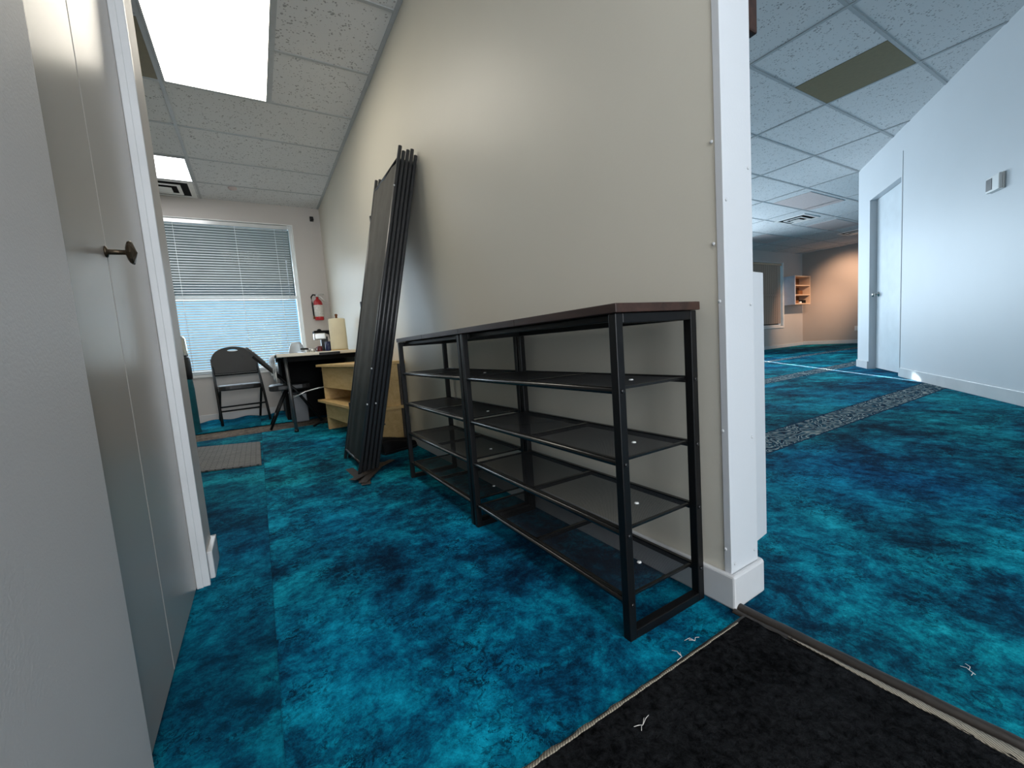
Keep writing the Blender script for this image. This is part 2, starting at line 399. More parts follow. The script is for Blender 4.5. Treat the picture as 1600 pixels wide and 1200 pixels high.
# knob: flat ribbed disc on a thin stem
kb = MB(); Mk = Matrix.Translation((-.231,1.1380,.908)) @ Matrix.Rotation(PI/2,4,'Y')
kb.lathe([(.011,0),(.011,.003),(.0055,.005),(.0048,.030),(.007,.033)], 20, M=Mk)
kn = 22; pr = [(.005,.031),(.014,.033),(.021,.0365),(.0225,.040),(.021,.0425),(.013,.045),(.008,.049),(.003,.051)]
rings=[]
for r,z in pr:
    rings.append([kb.bm.verts.new(Mk @ Vector(((r*(1+.06*(k%2) if r>.012 else r))*math.cos(2*PI*k/kn),(r*(1+.06*(k%2) if r>.012 else r))*math.sin(2*PI*k/kn),z))) for k in range(kn)])
for A,B in zip(rings,rings[1:]):
    for q in range(kn): kb.bm.faces.new((A[q],A[(q+1)%kn],B[(q+1)%kn],B[q]))
kb.bm.faces.new(rings[-1])
o = kb.build('door_knob', M['bronze'], d1); o['label'] = 'aged bronze ribbed round knob'
# casing at the closet end
struct(MB().box((-.226,1.549,0),(-.197,1.562,2.13)).box((-.231,1.545,0),(-.214,1.5492,2.13)).build('trim_1', M['trim'], bevel=.003, loc=Vector((0,0,0))), 'white casing edge at the end of the closet doors', 'trim')
struct(MB().box((-.202,1.595,0),(-.187,1.752,.088)).box((-2.1,1.735,0),(-.187,1.750,.088)).build('baseboard_left', M['trim'], bevel=.003, loc=Vector((0,0,0))))
# partition end cap (corner cladding) with screws
t2 = struct(MB().prism([(PX0-.002,.563),(PX1+.003,.563),(PX1+.003,.5745),(PX0-.0003,.5745),(PX0-.0003,.580),(PX0-.002,.580)],.078,H).build('trim_2', M['wallr'], bevel=.001, loc=Vector((0,0,0))), 'white end cap board on the end of the partition wall', 'trim')
for x,z in ((.925,.104),(1.010,.112),(1.008,.40),(1.012,.72),(1.010,1.03),(.922,.95)):
    MB().lathe([(.0036,0),(.0033,.0016),(.0012,.0024)], 12, M=Matrix.Translation((x,.563,z))@Matrix.Rotation(PI/2,4,'X')).build('screw', M['screw'], t2)
for y,z in ((.577,.14),(.577,.43),(.588,.86),(.587,1.08),(.577,.73)):
    MB().lathe([(.0040,0),(.0036,.0016),(.0012,.0024)], 12, M=Matrix.Translation((PX0-.0018,y,z))@Matrix.Rotation(-PI/2,4,'Y')).build('screw', M['screw'], t2)
bb = MB().prism([(PX0-.015,WY),(PX0-.015,.548),(1.030,.550),(1.037,.560),(1.037,WY),(PX1+.0005,WY),(PX1+.0005,.5625),(PX0-.0005,.5625),(PX0-.0005,WY)],0,.084)
struct(bb.build('baseboard_partition', M['trim'], bevel=.005, loc=Vector((0,0,0))))
struct(box((-2.16,WY-.013,-.006),(PX0-.016,WY,.085)).build('baseboard_back', M['trim'], bevel=.003, loc=Vector((0,0,0))))
struct(box((PX1+.02,WY-.013,0),(13.69,WY,.085)).build('baseboard_back', M['trim'], bevel=.003, loc=Vector((0,0,0))), 'baseboard under the cabinet and windows of the big room', 'baseboard')
struct(box((13.687,-1.9,0),(13.70,WY-.014,.10)).build('baseboard_far', M['trim'], bevel=.003, loc=Vector((0,0,0))))

# oblique right wall with a recessed door
q0 = Vector((4.42,.66,0)); wd = Vector((.8266,.5628,0)); wn = Vector((-.5628,.8266,0))
MW = Matrix(((wd.x,wn.x,0,q0.x),(wd.y,wn.y,0,q0.y),(0,0,1,0),(0,0,0,1)))     # local: x along wall, y out of it
S0,S1 = 1.905,2.835; DT = 2.115
w = MB()
w.box((-4.4,-.30,0),(S0,0,H),MW); w.box((S0,-.30,DT),(S1,0,H),MW); w.box((S1,-.30,0),(3.257,0,H),MW)
w.box((S0,-.32,0),(S1,-.30,DT),MW)
struct(w.build('wall_right', M['wallr'], loc=Vector((0,0,0))))
struct(MB().box((-4.3,0,0),(S0-.055,.013,.098),MW).box((S1+.01,0,0),(3.27,.013,.098),MW).box((3.257,-.3,0),(3.27,0,.098),MW).build('baseboard_right', M['trim'], bevel=.003, loc=Vector((0,0,0))))
struct(MB().box((S0-.032,0,0),(S0-.004,.005,2.36),MW).build('trim_3', M['wallr'], bevel=.002, loc=Vector((0,0,0))), 'white edge strip at the hinge side of the recessed door', 'trim')
d3 = struct(MB().box((S0+.003,-.115,.012),(S1-.003,-.075,DT-.003),MW).build('door_3', M['doorw'], bevel=.002, loc=Vector((0,0,0))), 'white flush door recessed in the right wall with a chrome knob', 'door')
Mkn = MW @ Matrix.Translation((S1-.075,-.075,.945)) @ Matrix.Rotation(-PI/2,4,'X')
MB().lathe([(.030,0),(.030,.006),(.012,.010),(.011,.030),(.022,.036),(.028,.050),(.026,.064),(.012,.070)], 20, M=Mkn).build('door_knob', M['steel'], d3)

# ------------------------------------------------------------------ window 1 + blind
def window(name, W, y, label, fr=.045, cas=True):
    x0,x1,z0,z1 = W
    f = MB().box((x0,y+.05,z0),(x0+fr,y+.11,z1)).box((x1-fr,y+.05,z0),(x1,y+.11,z1)).box((x0+fr,y+.05,z0),(x1-fr,y+.11,z0+fr)).box((x0+fr,y+.05,z1-fr),(x1-fr,y+.11,z1))
    f.box((x0+fr,y+.06,(z0+z1)/2-.02),(x1-fr,y+.10,(z0+z1)/2+.02))
    o = struct(f.build(name, M['white'], bevel=.003, loc=Vector((0,0,0))), label, 'window')
    MB().box((x0+fr,y+.078,z0+fr),(x1-fr,y+.083,(z0+z1)/2-.02)).box((x0+fr,y+.078,(z0+z1)/2+.02),(x1-fr,y+.083,z1-fr)).build('pane', M['glass'], o)
    # jamb lining
    MB().box((x0,y-.012,z0-.03),(x1+.0,y+.06,z0)).box((x1-.012,y-.004,z0),(x1,y+.05,z1)).box((x0,y-.004,z0),(x0+.012,y+.05,z1)).box((x0+.012,y-.006,z1-.012),(x1-.012,y+.05,z1)).build('window_lining', M['white'], o, bevel=.002)
    MB().box((x1,y-.02,z0-.05),(x1+.045,y-.0005,z1+.01)).box((x0-.045,y-.02,z0-.05),(x0,y-.0005,z1+.01)).box((x0,y-.022,z0-.05),(x1,y-.0005,z0-.03)).build('casing', M['white'], o, bevel=.002) if cas else None
    return o
window('window_1', W1, WY, 'window of the small room behind grey horizontal blinds', cas=False)
window('window_2', W2, WY, 'far window of the big room behind beige vertical blinds')
window('window_3', W3, WY, 'window of the big room hidden behind the partition')
window('window_4', W4, WY, 'second window of the big room hidden behind the partition')

vb = thing('venetian_blind', 'grey aluminium horizontal blind lowered over the small room window', 'blind', (-.27,WY-.03,.58))
x0,x1 = -1.095,.515; yb = WY-.012+.02
MB().box((x0,WY-.006,2.305),(x1,WY+.032,2.352)).build('headrail', M['silver'], vb, bevel=.003, world=True)
sl = MB(); nsl = 57; tl = math.radians(44)
for i in range(nsl):
    zc = .615+i*(2.29-.615)/(nsl-1); hw = .0125
    pts = []
    for kx in (-1,-.5,0,.5,1):
        a = kx*hw; cr = .0018*(1-kx*kx)
        pts.append((WY+.014+a*math.cos(tl)-cr*math.sin(tl), zc+a*math.sin(tl)+cr*math.cos(tl)))
    V0=[sl.bm.verts.new((x0+.004,p[0],p[1])) for p in pts]; V1=[sl.bm.verts.new((x1-.004,p[0],p[1])) for p in pts]
    for a in range(4): 
        f = sl.bm.faces.new((V0[a],V1[a],V1[a+1],V0[a+1])); f.smooth=True
sl.build('slats', M['slat'], vb, world=True)
for xx in (-.64,-.05,.37): MB().tube([(xx,WY-.001,.6),(xx,WY-.001,2.31)],.0022,6).build('ladder_cord', M['white'], vb, world=True)
MB().box((x0,WY+.002,.585),(x1,WY+.026,.603)).build('bottom_rail', M['silver'], vb, bevel=.003, world=True)
MB().tube([(.46,WY-.006,2.30),(.458,WY-.008,1.45)],.003,6).build('wand', M['clear'], vb, world=True)

# outside: paving and overhang seen through the slats
struct(box((-8,6.5,-.4),(20,26,-.3)).build('ground', M['snow'], loc=Vector((0,0,0))))
aw = tag(box((-4,7.6,1.86),(4,9.2,4.0)).build('entrance_canopy', M['outwall']), 'tan overhang outside seen dimly through the upper blinds', 'canopy')
MB().box((-3.0,8.3,-.3),(-2.7,8.6,1.86)).build('canopy_post', M['outwall'], aw, loc=Vector((0,-8.4,-1.86)))
MB().box((3.0,8.3,-.3),(3.3,8.6,1.86)).build('canopy_post', M['outwall'], aw, loc=Vector((0,-8.4,-1.86)))

# vertical blind in big room
v2 = thing('vertical_blind', 'beige vertical blind covering the far window of the big room', 'blind', (11.7,WY,.66))
MB().box((10.95,WY-.006,2.24),(12.54,WY+.04,2.285)).build('headrail', M['melamine_in'], v2, world=True)
vv = MB()
for i in range(17):
    xx = 10.99+i*.092
    vv.box((-.048,-.0008,.67),(.048,.0008,2.24), Matrix.Translation((xx,WY+.016,0))@Matrix.Rotation(math.radians(4),4,'Z'))
vv.build('vanes', M['vblind'], v2, world=True)

# ------------------------------------------------------------------ ceiling fittings
def lamp(x0,x1,y0,y1,label,key='lamp'):
    t = thing('ceiling_light', label, 'ceiling light', ((x0+x1)/2,(y0+y1)/2,H-.012))
    MB().box((x0,y0,H-.012),(x1,y0+.012,H-.001)).box((x0,y1-.012,H-.012),(x1,y1,H-.001)).box((x0,y0+.012,H-.012),(x0+.012,y1-.012,H-.001)).box((x1-.012,y0+.012,H-.012),(x1,y1-.012,H-.001)).build('frame', M['tee'], t, world=True)
    MB().box((x0+.012,y0+.012,H-.009),(x1-.012,y1-.012,H-.001)).build('diffuser', M[key], t, world=True)
lamp(-.325,.288,2.50,3.722,'large lit rectangular ceiling light above the hallway')
lamp(-1.56,-.352,4.99,5.588,'smaller lit ceiling light by the window beside the vent','lampcool')
lamp(-.17,.44,-1.24,-.02,'unseen ceiling light added as fill over the entrance end of the hallway','lampcool')  # added behind the camera to brighten the partition and left wall
def cpanel(x0,x1,y0,y1,label,m='olive',name='ceiling_panel',z=.004):
    tag(MB().box((x0,y0,H-z),(x1,y1,H-.0005)).build(name, M[m]), label, 'ceiling panel')
cpanel(-.95,-.352,3.125,3.72,'olive brown ceiling panel left of the large lit light')
cpanel(4.045,4.607,1.258,1.853,'olive brown ceiling panel in the big room ceiling')
cpanel(7.36,8.52,3.17,3.70,'pale pinkish ceiling tile nearer in the big room','pinkt','ceiling_tile',.006)
cpanel(9.85,11.0,3.8,4.32,'pale pinkish ceiling tile by the wall end in the big room','pinkt','ceiling_tile',.006)
cpanel(9.6,10.7,5.0,5.55,'pale pinkish ceiling tile farthest by the far wall','pinkt','ceiling_tile',.006)
def vent(cx,cy,wx,wy,label):
    t = thing('ceiling_vent', label, 'vent', (cx,cy,H-.03))
    def ring(m,a,b,z0,z1):
        m.box((cx-a*wx,cy-a*wy,z0),(cx+a*wx,cy-b*wy,z1)).box((cx-a*wx,cy+b*wy,z0),(cx+a*wx,cy+a*wy,z1)).box((cx-a*wx,cy-b*wy,z0),(cx-b*wx,cy+b*wy,z1)).box((cx+b*wx,cy-b*wy,z0),(cx+a*wx,cy+b*wy,z1))
    m = MB(); ring(m,.5,.42,H-.010,H-.001); m.build('frame', M['white'], t, world=True)
    MB().box((cx-.42*wx,cy-.42*wy,H-.004),(cx+.42*wx,cy+.42*wy,H-.001)).build('duct_opening', M['blackm'], t, world=True)
    m = MB(); ring(m,.30,.24,H-.020,H-.012); m.build('louver', M['white'], t, world=True)
    MB().box((cx-.15*wx,cy-.15*wy,H-.03),(cx+.15*wx,cy+.15*wy,H-.024)).build('centre_plate', M['white'], t, world=True)
    MB().tube([(cx,cy,H-.024),(cx,cy,H-.004)],.01,8).build('stem', M['white'], t, world=True)
vent(-.65,5.86,.56,.50,'white square ceiling vent in front of the small room window')
vent(8.98,4.10,.60,.52,'white ceiling vent nearer in the big room ceiling')
vent(11.85,4.2,.60,.50,'white ceiling vent farther back, half hidden by the right wall')
tag(MB().lathe([(.006,-.022),(.04,-.018),(.045,-.0005)],20,c=(-.014,5.654,H)).build('smoke_detector', M['pinkt']), 'small round brownish sensor on the ceiling near the window', 'sensor')

# ------------------------------------------------------------------ shelf racks
TZ = [.554,.397,.240,.083]
def make_rack(L):
    r = thing('shoe_rack', '', 'shoe rack', (0,0,0))
    x0,x1 = 0,.262; t = .021
    for yy in (0, L-t):
        e = MB()
        for xx in (x0,x1-t): e.box((xx,yy,0),(xx+t,yy+t,.715))
        e.box((x0+t,yy,0),(x1-t,yy+t,t)).box((x0+t,yy,.715-t),(x1-t,yy+t,.715))
        fr = e.build('end_frame', M['black'], r, bevel=.002)
        for z in TZ:
            for xx in (x0+t/2,x1-t/2):
                MB().lathe([(.005,0),(.0045,.002),(.002,.003)],10,M=Matrix.Translation((xx,yy if yy==0 else yy+t,z))@Matrix.Rotation(PI/2 if yy==0 else -PI/2,4,'X')).build('bolt', M['blackplast'], fr)
        for xx in (x0+.010,x1-.011): MB().lathe([(.009,-.003),(.009,0.0)],12,c=(xx,yy+.010,.0)).build('foot', M['white'], fr)
    MB().box((x1-t,t,.694),(x1-.004,L-t,.715)).build('rear_rail', M['black'], r, bevel=.002)
    MB().box((x0+.03,t,.700),(x0+.05,L-t,.715)).build('support_rail', M['black'], r, bevel=.002)
    for z in TZ:
        s = MB().tube([(x0+.010,t,z),(x0+.010,L-t,z)],.0075,12)
        s.box((x1-.018,t,z-.008),(x1-.008,L-t,z+.008))
        s.box((x0+.016,t,z+.000),(x0+.024,L-t,z+.006)).box((x0+.02,t,z),(x1-.015,t+.008,z+.006)).box((x0+.02,L-t-.008,z),(x1-.015,L-t,z+.006)).box((x0+.02,L/2-.006,z-.006),(x1-.015,L/2+.006,z+.006))
        sh = s.build('shelf', M['blackgloss'], r, bevel=.001)
        for a,b in ((t+.008,L/2-.006),(L/2+.006,L-t-.008)):
            MB().grid(lambda u,v: Vector((x0+.024+u*(x1-.018-x0-.024),a+v*(b-a),z+.004)),1,1).build('wire_mesh', M['mesh'], sh)
        MB().lathe([(.006,0),(.005,.0025),(.002,.003)],12,c=(x0+.15,t+.085,z+.0045)).build('screw_cap', M['white'], sh)
    for a,b in ((-.006,L/2-.0006),(L/2+.0006,L+.003)):
        MB().box((x0-.004,a,.716),(x1+.006,b,.735)).build('top_board', M['dkwood'], r, bevel=.0015)
    return r
rk = make_rack(.765)
rk.location = (.628,.622,0)
rk['label'] = 'nearer black metal shoe rack with mesh shelves and dark brown wooden top'
rk['group'] = 'shoe racks along the partition wall'
r2 = copy_tree(rk); r2.location = (.628,1.396,0)
r2['label'] = 'farther black mesh shoe rack, beside the folded room divider'

# ------------------------------------------------------------------ folded room divider leaning on the wall
dv = thing('folding_room_divider', 'folded charcoal fabric room divider leaning against the partition wall', 'room divider', (.42,2.42,0))
ang = math.atan2(.81-.42, 1.785)
def divpt(o, yy, ss):   # o: panel offset in x at floor, ss: distance along the slanted pole
    return Vector((.42+o+math.sin(ang)*ss, yy-.03*ss*(1 if yy<2.6 else -1)*.9, math.cos(ang)*ss))
LP = 1.835
tops = [LP+.012, LP-.012, LP, LP+.01, LP-.02]
for i in range(5):
    o_ = i*.0245; ya,yb_ = 2.425+.004*i, 2.872+.004*(i%2)
    zb = .05
    fb = MB()
    fb.grid(lambda u,v: divpt(o_, ya+(yb_-ya)*(.03+.94*u), .06+v*(LP-.11)) + Vector((.0025*math.sin(u*17+i),0,0)), 14, 2)
    pn = fb.build('fabric_panel', M['fabric'], dv, solid=.006, world=True)
    for yy,tt in ((ya,tops[i]),(yb_,tops[(i+2)%5]+.02)):
        MB().tube([divpt(o_,yy,.004),divpt(o_,yy,tt)],.0105,12).build('pole', M['polegrey'], pn, world=True)
    MB().tube([divpt(o_,ya+.005,.062),divpt(o_,yb_-.005,.062)],.009,10).build('bottom_rail', M['black'], pn, world=True)
    MB().tube([divpt(o_,ya+.005,LP-.055),divpt(o_,yb_-.005,LP-.055)],.009,10).build('top_rail', M['black'], pn, world=True)
for ss,yy,o_ in ((1.62,2.413,-.002),(.40,2.413,-.002),(.40,2.413,.045),(.60,2.413,-.002)):
    p = divpt(o_,yy,ss); MB().lathe([(.0055,0),(.005,.003),(.002,.004)],10,M=Matrix.Translation(p+Vector((-.008,-.006,0)))@Matrix.Rotation(-PI/2,4,'Y')@Matrix.Rotation(.6,4,'X')).build('bolt', M['screw'], dv, world=True)
for ss in (1.60,1.02,.35):
    p = divpt(0,2.885,ss); MB().box((-.012,-.004,-.018),(.012,.012,.018),Matrix.Translation(p)).build('hinge', M['blackplast'], dv, bevel=.002, world=True)
for i,(px_,py,a) in enumerate(((.405,2.40,3),(.445,2.38,-12),(.49,2.39,-30),(.50,2.43,-48))):
    Mf = Matrix.Translation((px_,py,.0035+.0035*i))@Matrix.Rotation(math.radians(a),4,'Z')
    f = MB().box((-.022,-.19,-.0015),(.022,.19,.0015),Mf).build('foot_plate', M['rubber'], dv, bevel=.001, world=True)
    f['label'] = 'flat dark brown metal foot'

# ------------------------------------------------------------------ pale plywood low shelf unit behind the divider
ps = thing('plywood_shelf_unit', 'low pale plywood open shelf unit behind the folded divider', 'shelf unit', (.68,3.6,0))
Y0,Y1 = 3.02,4.20
def tx(y,x): return x
MB().prism([(.615,Y0-.02),(.912,Y0-.02),(.912,Y1+.02),(.455,Y1+.02)],.583,.603).build('top_board', M['ply'], ps, world=True, bevel=.001)
MB().prism([(.655,Y0),(.86,Y0),(.86,Y0+.019),(.652,Y0+.019)],0,.583).build('side_panel', M['ply'], ps, world=True)
MB().prism([(.502,Y1-.019),(.86,Y1-.019),(.86,Y1),(.50,Y1)],0,.583).build('side_panel', M['ply'], ps, world=True)
def yx(y): return .655+(y-Y0)/(Y1-Y0)*(.500-.655)
MB().prism([(yx(Y0+.02),Y0+.02),(yx(Y1-.02),Y1-.02),(yx(Y1-.02)+.018,Y1-.02),(yx(Y0+.02)+.018,Y0+.02)],.395,.583).build('upper_apron', M['ply'], ps, world=True)
MB().prism([(.605,Y0-.03),(.88,Y0-.03),(.88,Y1+.03),(.44,Y1+.03)],.262,.282).build('shelf', M['ply'], ps, world=True, bevel=.001)
MB().prism([(yx(Y0+.02),Y0+.02),(yx(Y1-.02),Y1-.02),(yx(Y1-.02)+.018,Y1-.02),(yx(Y0+.02)+.018,Y0+.02)],.115,.262).build('lower_apron', M['ply'], ps, world=True)
MB().box((.842,Y0+.02,.282),(.860,Y1-.02,.583)).build('back_panel', M['ply'], ps, world=True)
MB().box((.862,Y0-.005,0),(.882,Y0+.15,.262)).box((.862,Y0-.005,.282),(.882,Y0+.15,.583)).build('shadow_gap_plank', M['plydk'], ps, world=True)  # dark plank standing in for the shadow gap beside the side panel
for x,z in ((.70,.45),(.73,.16)): MB().lathe([(.006,0),(.004,.001)],10,M=Matrix.Translation((x,Y0,z))@Matrix.Rotation(PI/2,4,'X')).build('screw', M['plydk'], ps, world=True)

# black shoes on the floor beside it
def shoe(loc, rz, label):
    s = thing('shoe', label, 'shoe', loc, rz, 'dark shoes beside the plywood unit')
    m = MB(); L=.27
    prof = [(0,.040,.068),(.06,.043,.072),(.12,.040,.060),(.17,.044,.048),(.22,.046,.040),(.26,.032,.028),(.272,.012,.015)]
    rings=[]
    for x,w_,h in prof:
        rings.append([m.bm.verts.new((x-L/2, w_*math.cos(a)*(.9 if math.sin(a)>0 else 1), .014+max(0,math.sin(a))*h)) for a in [k*PI/8 for k in range(9)]])
    for A,B in zip(rings,rings[1:]):
        for q in range(8): f=m.bm.faces.new((A[q],A[q+1],B[q+1],B[q])); f.smooth=True
    m.bm.faces.new(rings[0]); m.bm.faces.new(rings[-1])
    m.build('upper', M['blackm'], s)
    so = MB(); pts=[(x-L/2,-w_*1.04) for x,w_,h in prof]+[(x-L/2,w_*1.04) for x,w_,h in prof[::-1]]
    so.prism(pts,0,.016).build('sole', M['blackplast'], s, bevel=.002)
    return s
shoe((.765,2.83,0),.3,'black shoe nearest the shoe rack, beside the plywood unit')
shoe((.76,2.95,0),.1,'black shoe tucked against the plywood unit')

# ------------------------------------------------------------------ table and what stands on it
tb = thing('folding_table', 'ivory topped folding table with grey legs against the partition', 'table', (.52,5.15,0))
TT = .722
MB().box((.155,4.25,TT-.03),(.905,6.06,TT)).build('tabletop', M['tabletop'], tb, bevel=.006, world=True)
MB().box((.20,4.34,TT-.075),(.89,4.36,TT-.03)).build('apron_rail', M['blackm'], tb, world=True); MB().box((.20,5.96,TT-.075),(.89,5.98,TT-.03)).build('apron_rail', M['black'], tb, world=True)
MB().box((.50,4.235,TT-.034),(.68,4.30,TT-.010)).build('edge_clip', M['black'], tb, world=True)
MB().tube([(.222,4.32,TT-.03),(.243,4.312,.006)],.0145,12).build('leg', M['greymetal'], tb, world=True)
MB().lathe([(.019,0),(.019,.02),(.015,.024)],12,c=(.243,4.312,0)).build('foot_cap', M['blackplast'], tb, world=True)
for (a,b_) in (((.86,4.32),(.86,4.312)),((.23,5.97),(.24,5.98)),((.86,5.97),(.86,5.98))):
    MB().tube([(a[0],a[1],TT-.03),(b_[0],b_[1],-.005)],.0145,12).build('leg', M['greymetal'], tb, world=True)
MB().tube([(.245,4.33,.315),(.36,4.36,.36),(.47,4.36,.38),(.56,4.36,.385)],.006,8).build('brace', M['silver'], tb, world=True)
cl = MB()
def clf(u,v):
    y = 4.40+u*1.6; s_ = v*.5
    if s_ < .18: x = .335-s_; z = TT+.004
    else: x = .150-.02*math.sin(u*14)*min(1,(s_-.18)*5)-.01; z = TT+.002-(s_-.18)*(.80-.2*u)
    return Vector((x,y,z+.002*math.sin(u*20)))
cl.grid(clf, 44, 20)
tag(cl.build('table_cloth', M['plaid'], solid=.003), 'grey and white plaid cloth draped over the left end of the table', 'cloth')
# paper towel roll
pt = thing('paper_towel_roll', 'cream paper towel roll upright on a stand on the table', 'paper towel', (.755,4.70,TT))
MB().lathe([(.088,0),(.088,.010),(.082,.014)],32).build('stand_base', M['ply'], pt)
MB().lathe([(.080,.015),(.083,.022),(.081,.325),(.076,.332),(.02,.334)],36).build('towel', M['paper'], pt)
MB().lathe([(.011,.330),(.011,.36),(.014,.362),(.014,.378),(.006,.382)],14).build('stand_pole', M['kraft'], pt)
# coffee machine
cm = thing('coffee_maker', 'black and silver coffee maker beside the paper towel roll', 'coffee maker', (.625,5.0,TT))
MB().box((-.07,-.08,0),(.075,.09,.022)).build('base', M['blackplast'], cm, bevel=.004)
MB().box((.0,.01,.022),(.07,.085,.17)).build('column', M['blackplast'], cm, bevel=.006)
MB().box((-.075,-.085,.135),(.04,.02,.205)).build('brew_head', M['silver'], cm, bevel=.010)
MB().box((-.07,-.07,.205),(.085,.085,.232)).lathe([(.03,.225),(.02,.245),(.008,.252)],16,c=(-.01,0,0)).build('lid', M['blackm'], cm, bevel=.008)
MB().tube([(.05,-.05,.21),(.085,-.05,.19),(.09,-.04,.14)],.012,10).build('handle', M['blackm'], cm)
mg = thing('mug', 'dark blue mug under the coffee maker', 'mug', (.665,4.80,TT))
MB().lathe([(.030,0),(.034,.005),(.036,.105),(.033,.105),(.031,.012)],24).build('cup', M['navy'], mg)
MB().tube([(.034,0,.085),(.056,0,.075),(.056,0,.04),(.034,0,.028)],.005,8).build('handle', M['navy'], mg)
mg = thing('mug', 'small maroon cup left of the dark blue mug', 'mug', (.575,4.79,TT))
MB().lathe([(.022,0),(.025,.004),(.027,.062),(.024,.062),(.022,.01)],24).build('cup', M['maroon'], mg)
MB().tube([(-.025,0,.05),(-.042,0,.042),(-.040,0,.022),(-.024,0,.015)],.004,8).build('handle', M['maroon'], mg)
sp_ = thing('strainer', 'black handled metal strainer lying on the table by the window', 'utensil', (.485,4.80,TT))
MB().tube([(-.09,0,.045),(-.02,0,.042)],.010,10).build('handle', M['blackplast'], sp_)
MB().lathe([(.02,0),(.035,.012),(.038,.042),(.036,.042),(.03,.01)],20,c=(.018,0,0)).build('bowl', M['silver'], sp_)
pl = thing('plastic_cake_cover', 'clear plastic dome on the table in front of the window', 'container', (.375,5.0,TT))
MB().lathe([(.078,0),(.080,.006),(.076,.03),(.064,.08),(.05,.112),(.02,.122)],28).build('dome', M['clear'], pl)
MB().lathe([(.082,0),(.082,.004)],28).build('tray', M['silver'], pl)

# dark things under the table
bg = thing('equipment_case', 'large black case standing under the folding table', 'case', (.60,5.42,-.006))
MB().box((-.38,-.22,0),(.28,.20,.68)).build('body', M['blackm'], bg, bevel=.02)
MB().tube([(0,-.225,.52),(.02,-.25,.55),(.14,-.25,.55),(.16,-.225,.52)],.008,8).build('handle', M['blackplast'], bg)
tag(MB().box((.255,4.99,-.006),(.42,5.16,.30)).box((.25,4.985,.30),(.425,5.165,.32)).build('storage_bin', M['greymetal'], bevel=.008), 'dark grey storage bin on the floor under the table', 'bin')
w2_ = thing('plywood_stool', 'plywood box stool in the dark under the table behind the shelf unit', 'stool', (.72,4.60,0))
MB().box((-.14,-.16,.33),(.13,.17,.348)).build('seat', M['ply'], w2_)
MB().box((-.12,-.13,0),(-.102,.15,.33)).build('side_panel', M['ply'], w2_)
MB().box((.09,-.13,0),(.108,.15,.33)).build('side_panel', M['ply'], w2_)
MB().box((-.102,-.10,.14),(.09,.13,.158)).build('shelf', M['ply'], w2_)
tag(MB().tube([(.40,4.45,.012),(.47,4.40,.05),(.62,4.32,.02),(.80,4.30,.012)],.010,8).build('black_cable', M['blackm']), 'thick black cable on the floor under the table', 'cable')

# ------------------------------------------------------------------ folding chairs
def arch_back(m, w, z0, z1, y, th, M_):
    import mathutils
    out = []
    n = 20
    for k in range(n+1):
        a = PI*k/n
        out.append((w*math.cos(a)*1.0, z0+.10+(z1-z0-.10)*math.sin(a)**.75 if 0<k<n else z0+.10))
    out += [(-w*.97,z0+.03),(-w*.90,z0),(w*.90,z0),(w*.97,z0+.03)]
    hole = [(.055*math.cos(2*PI*k/12), z1-.045+.018*math.sin(2*PI*k/12)-(.0) ) for k in range(12)]
    bm = m.bm
    def loop(pts, yy):
        vs=[bm.verts.new(M_@Vector((p[0],yy-.03*(1-(p[0]/w)**2)*-1*.4,p[1]))) for p in pts]
        return vs,[bm.edges.new((vs[i],vs[(i+1)%len(vs)])) for i in range(len(vs))]
    A=loop(out,-th/2); Ah=loop(hole,-th/2); B=loop(out,th/2); Bh=loop(hole,th/2)
    bmesh.ops.triangle_fill(bm, edges=A[1]+Ah[1], use_beauty=True); bmesh.ops.triangle_fill(bm, edges=B[1]+Bh[1], use_beauty=True)
    for P,Q in ((A[0],B[0]),(Ah[0],Bh[0])):
        for i in range(len(P)): bm.faces.new((P[i],P[(i+1)%len(P)],Q[(i+1)%len(P)],Q[i]))
def make_chair(rtop=-.12, rfoot=.27, rec=.42, by=.165):
    c = thing('folding_chair', '', 'chair', (0,0,0), 0, 'folding chairs by the window')
    SH = .405
    # local: front is -Y
    for s in (-1,1):
        MB().tube([(s*.225,-.27,.008),(s*.222,-.05,.37),(s*.215,by,.72)],.0135,10).build('frame_leg', M['black'], c)
        MB().tube([(s*.205,rfoot,.008),(s*.198,rtop,SH-.03)],.0125,10).build('rear_leg', M['black'], c)
    MB().tube([(-.224,-.155,.195),(.224,-.155,.195)],.009,8).build('front_stretcher', M['black'], c)
    MB().tube([(-.203,rfoot+(rtop-rfoot)*.3,.12),(.203,rfoot+(rtop-rfoot)*.3,.12)],.009,8).build('rear_stretcher', M['black'], c)
    MB().tube([(-.222,.055+(by-.165)*.35,.54),(.222,.055+(by-.165)*.35,.54)],.009,8).build('back_crossbar', M['black'], c)
    st = MB()
    pts=[]
    for k in range(24):
        a=2*PI*k/24; cx=math.copysign(abs(math.cos(a))**.45,math.cos(a)); sy=math.copysign(abs(math.sin(a))**.45,math.sin(a)); pts.append((.205*cx,-.01+.19*sy))
    st.prism(pts,SH-.034,SH+.020).build('seat', M['vinyl'], c, bevel=.014, seg=3)
    bk = MB(); ra = math.atan2(.155-.055,.16)
    arch_back(bk,.228,0,.335,0,.022,Matrix.Translation((0,.075+(by-.165)*.35,.555))@Matrix.Rotation(-rec,4,'X'))
    bk.build('backrest', M['chairgrey'], c, bevel=.003)
    return c
ch = make_chair(); ch.location = (-.20,5.70,.008); ch.rotation_euler = (0,0,math.radians(8))
ch['label'] = 'charcoal folding chair facing the camera in front of the window'
c2 = make_chair(.03,.20,.66,.27); c2.location = (.25,4.82,.0); c2.rotation_euler = (0,0,math.radians(88))
c2['label'] = 'folding chair seen from its side, pushed up to the table end'

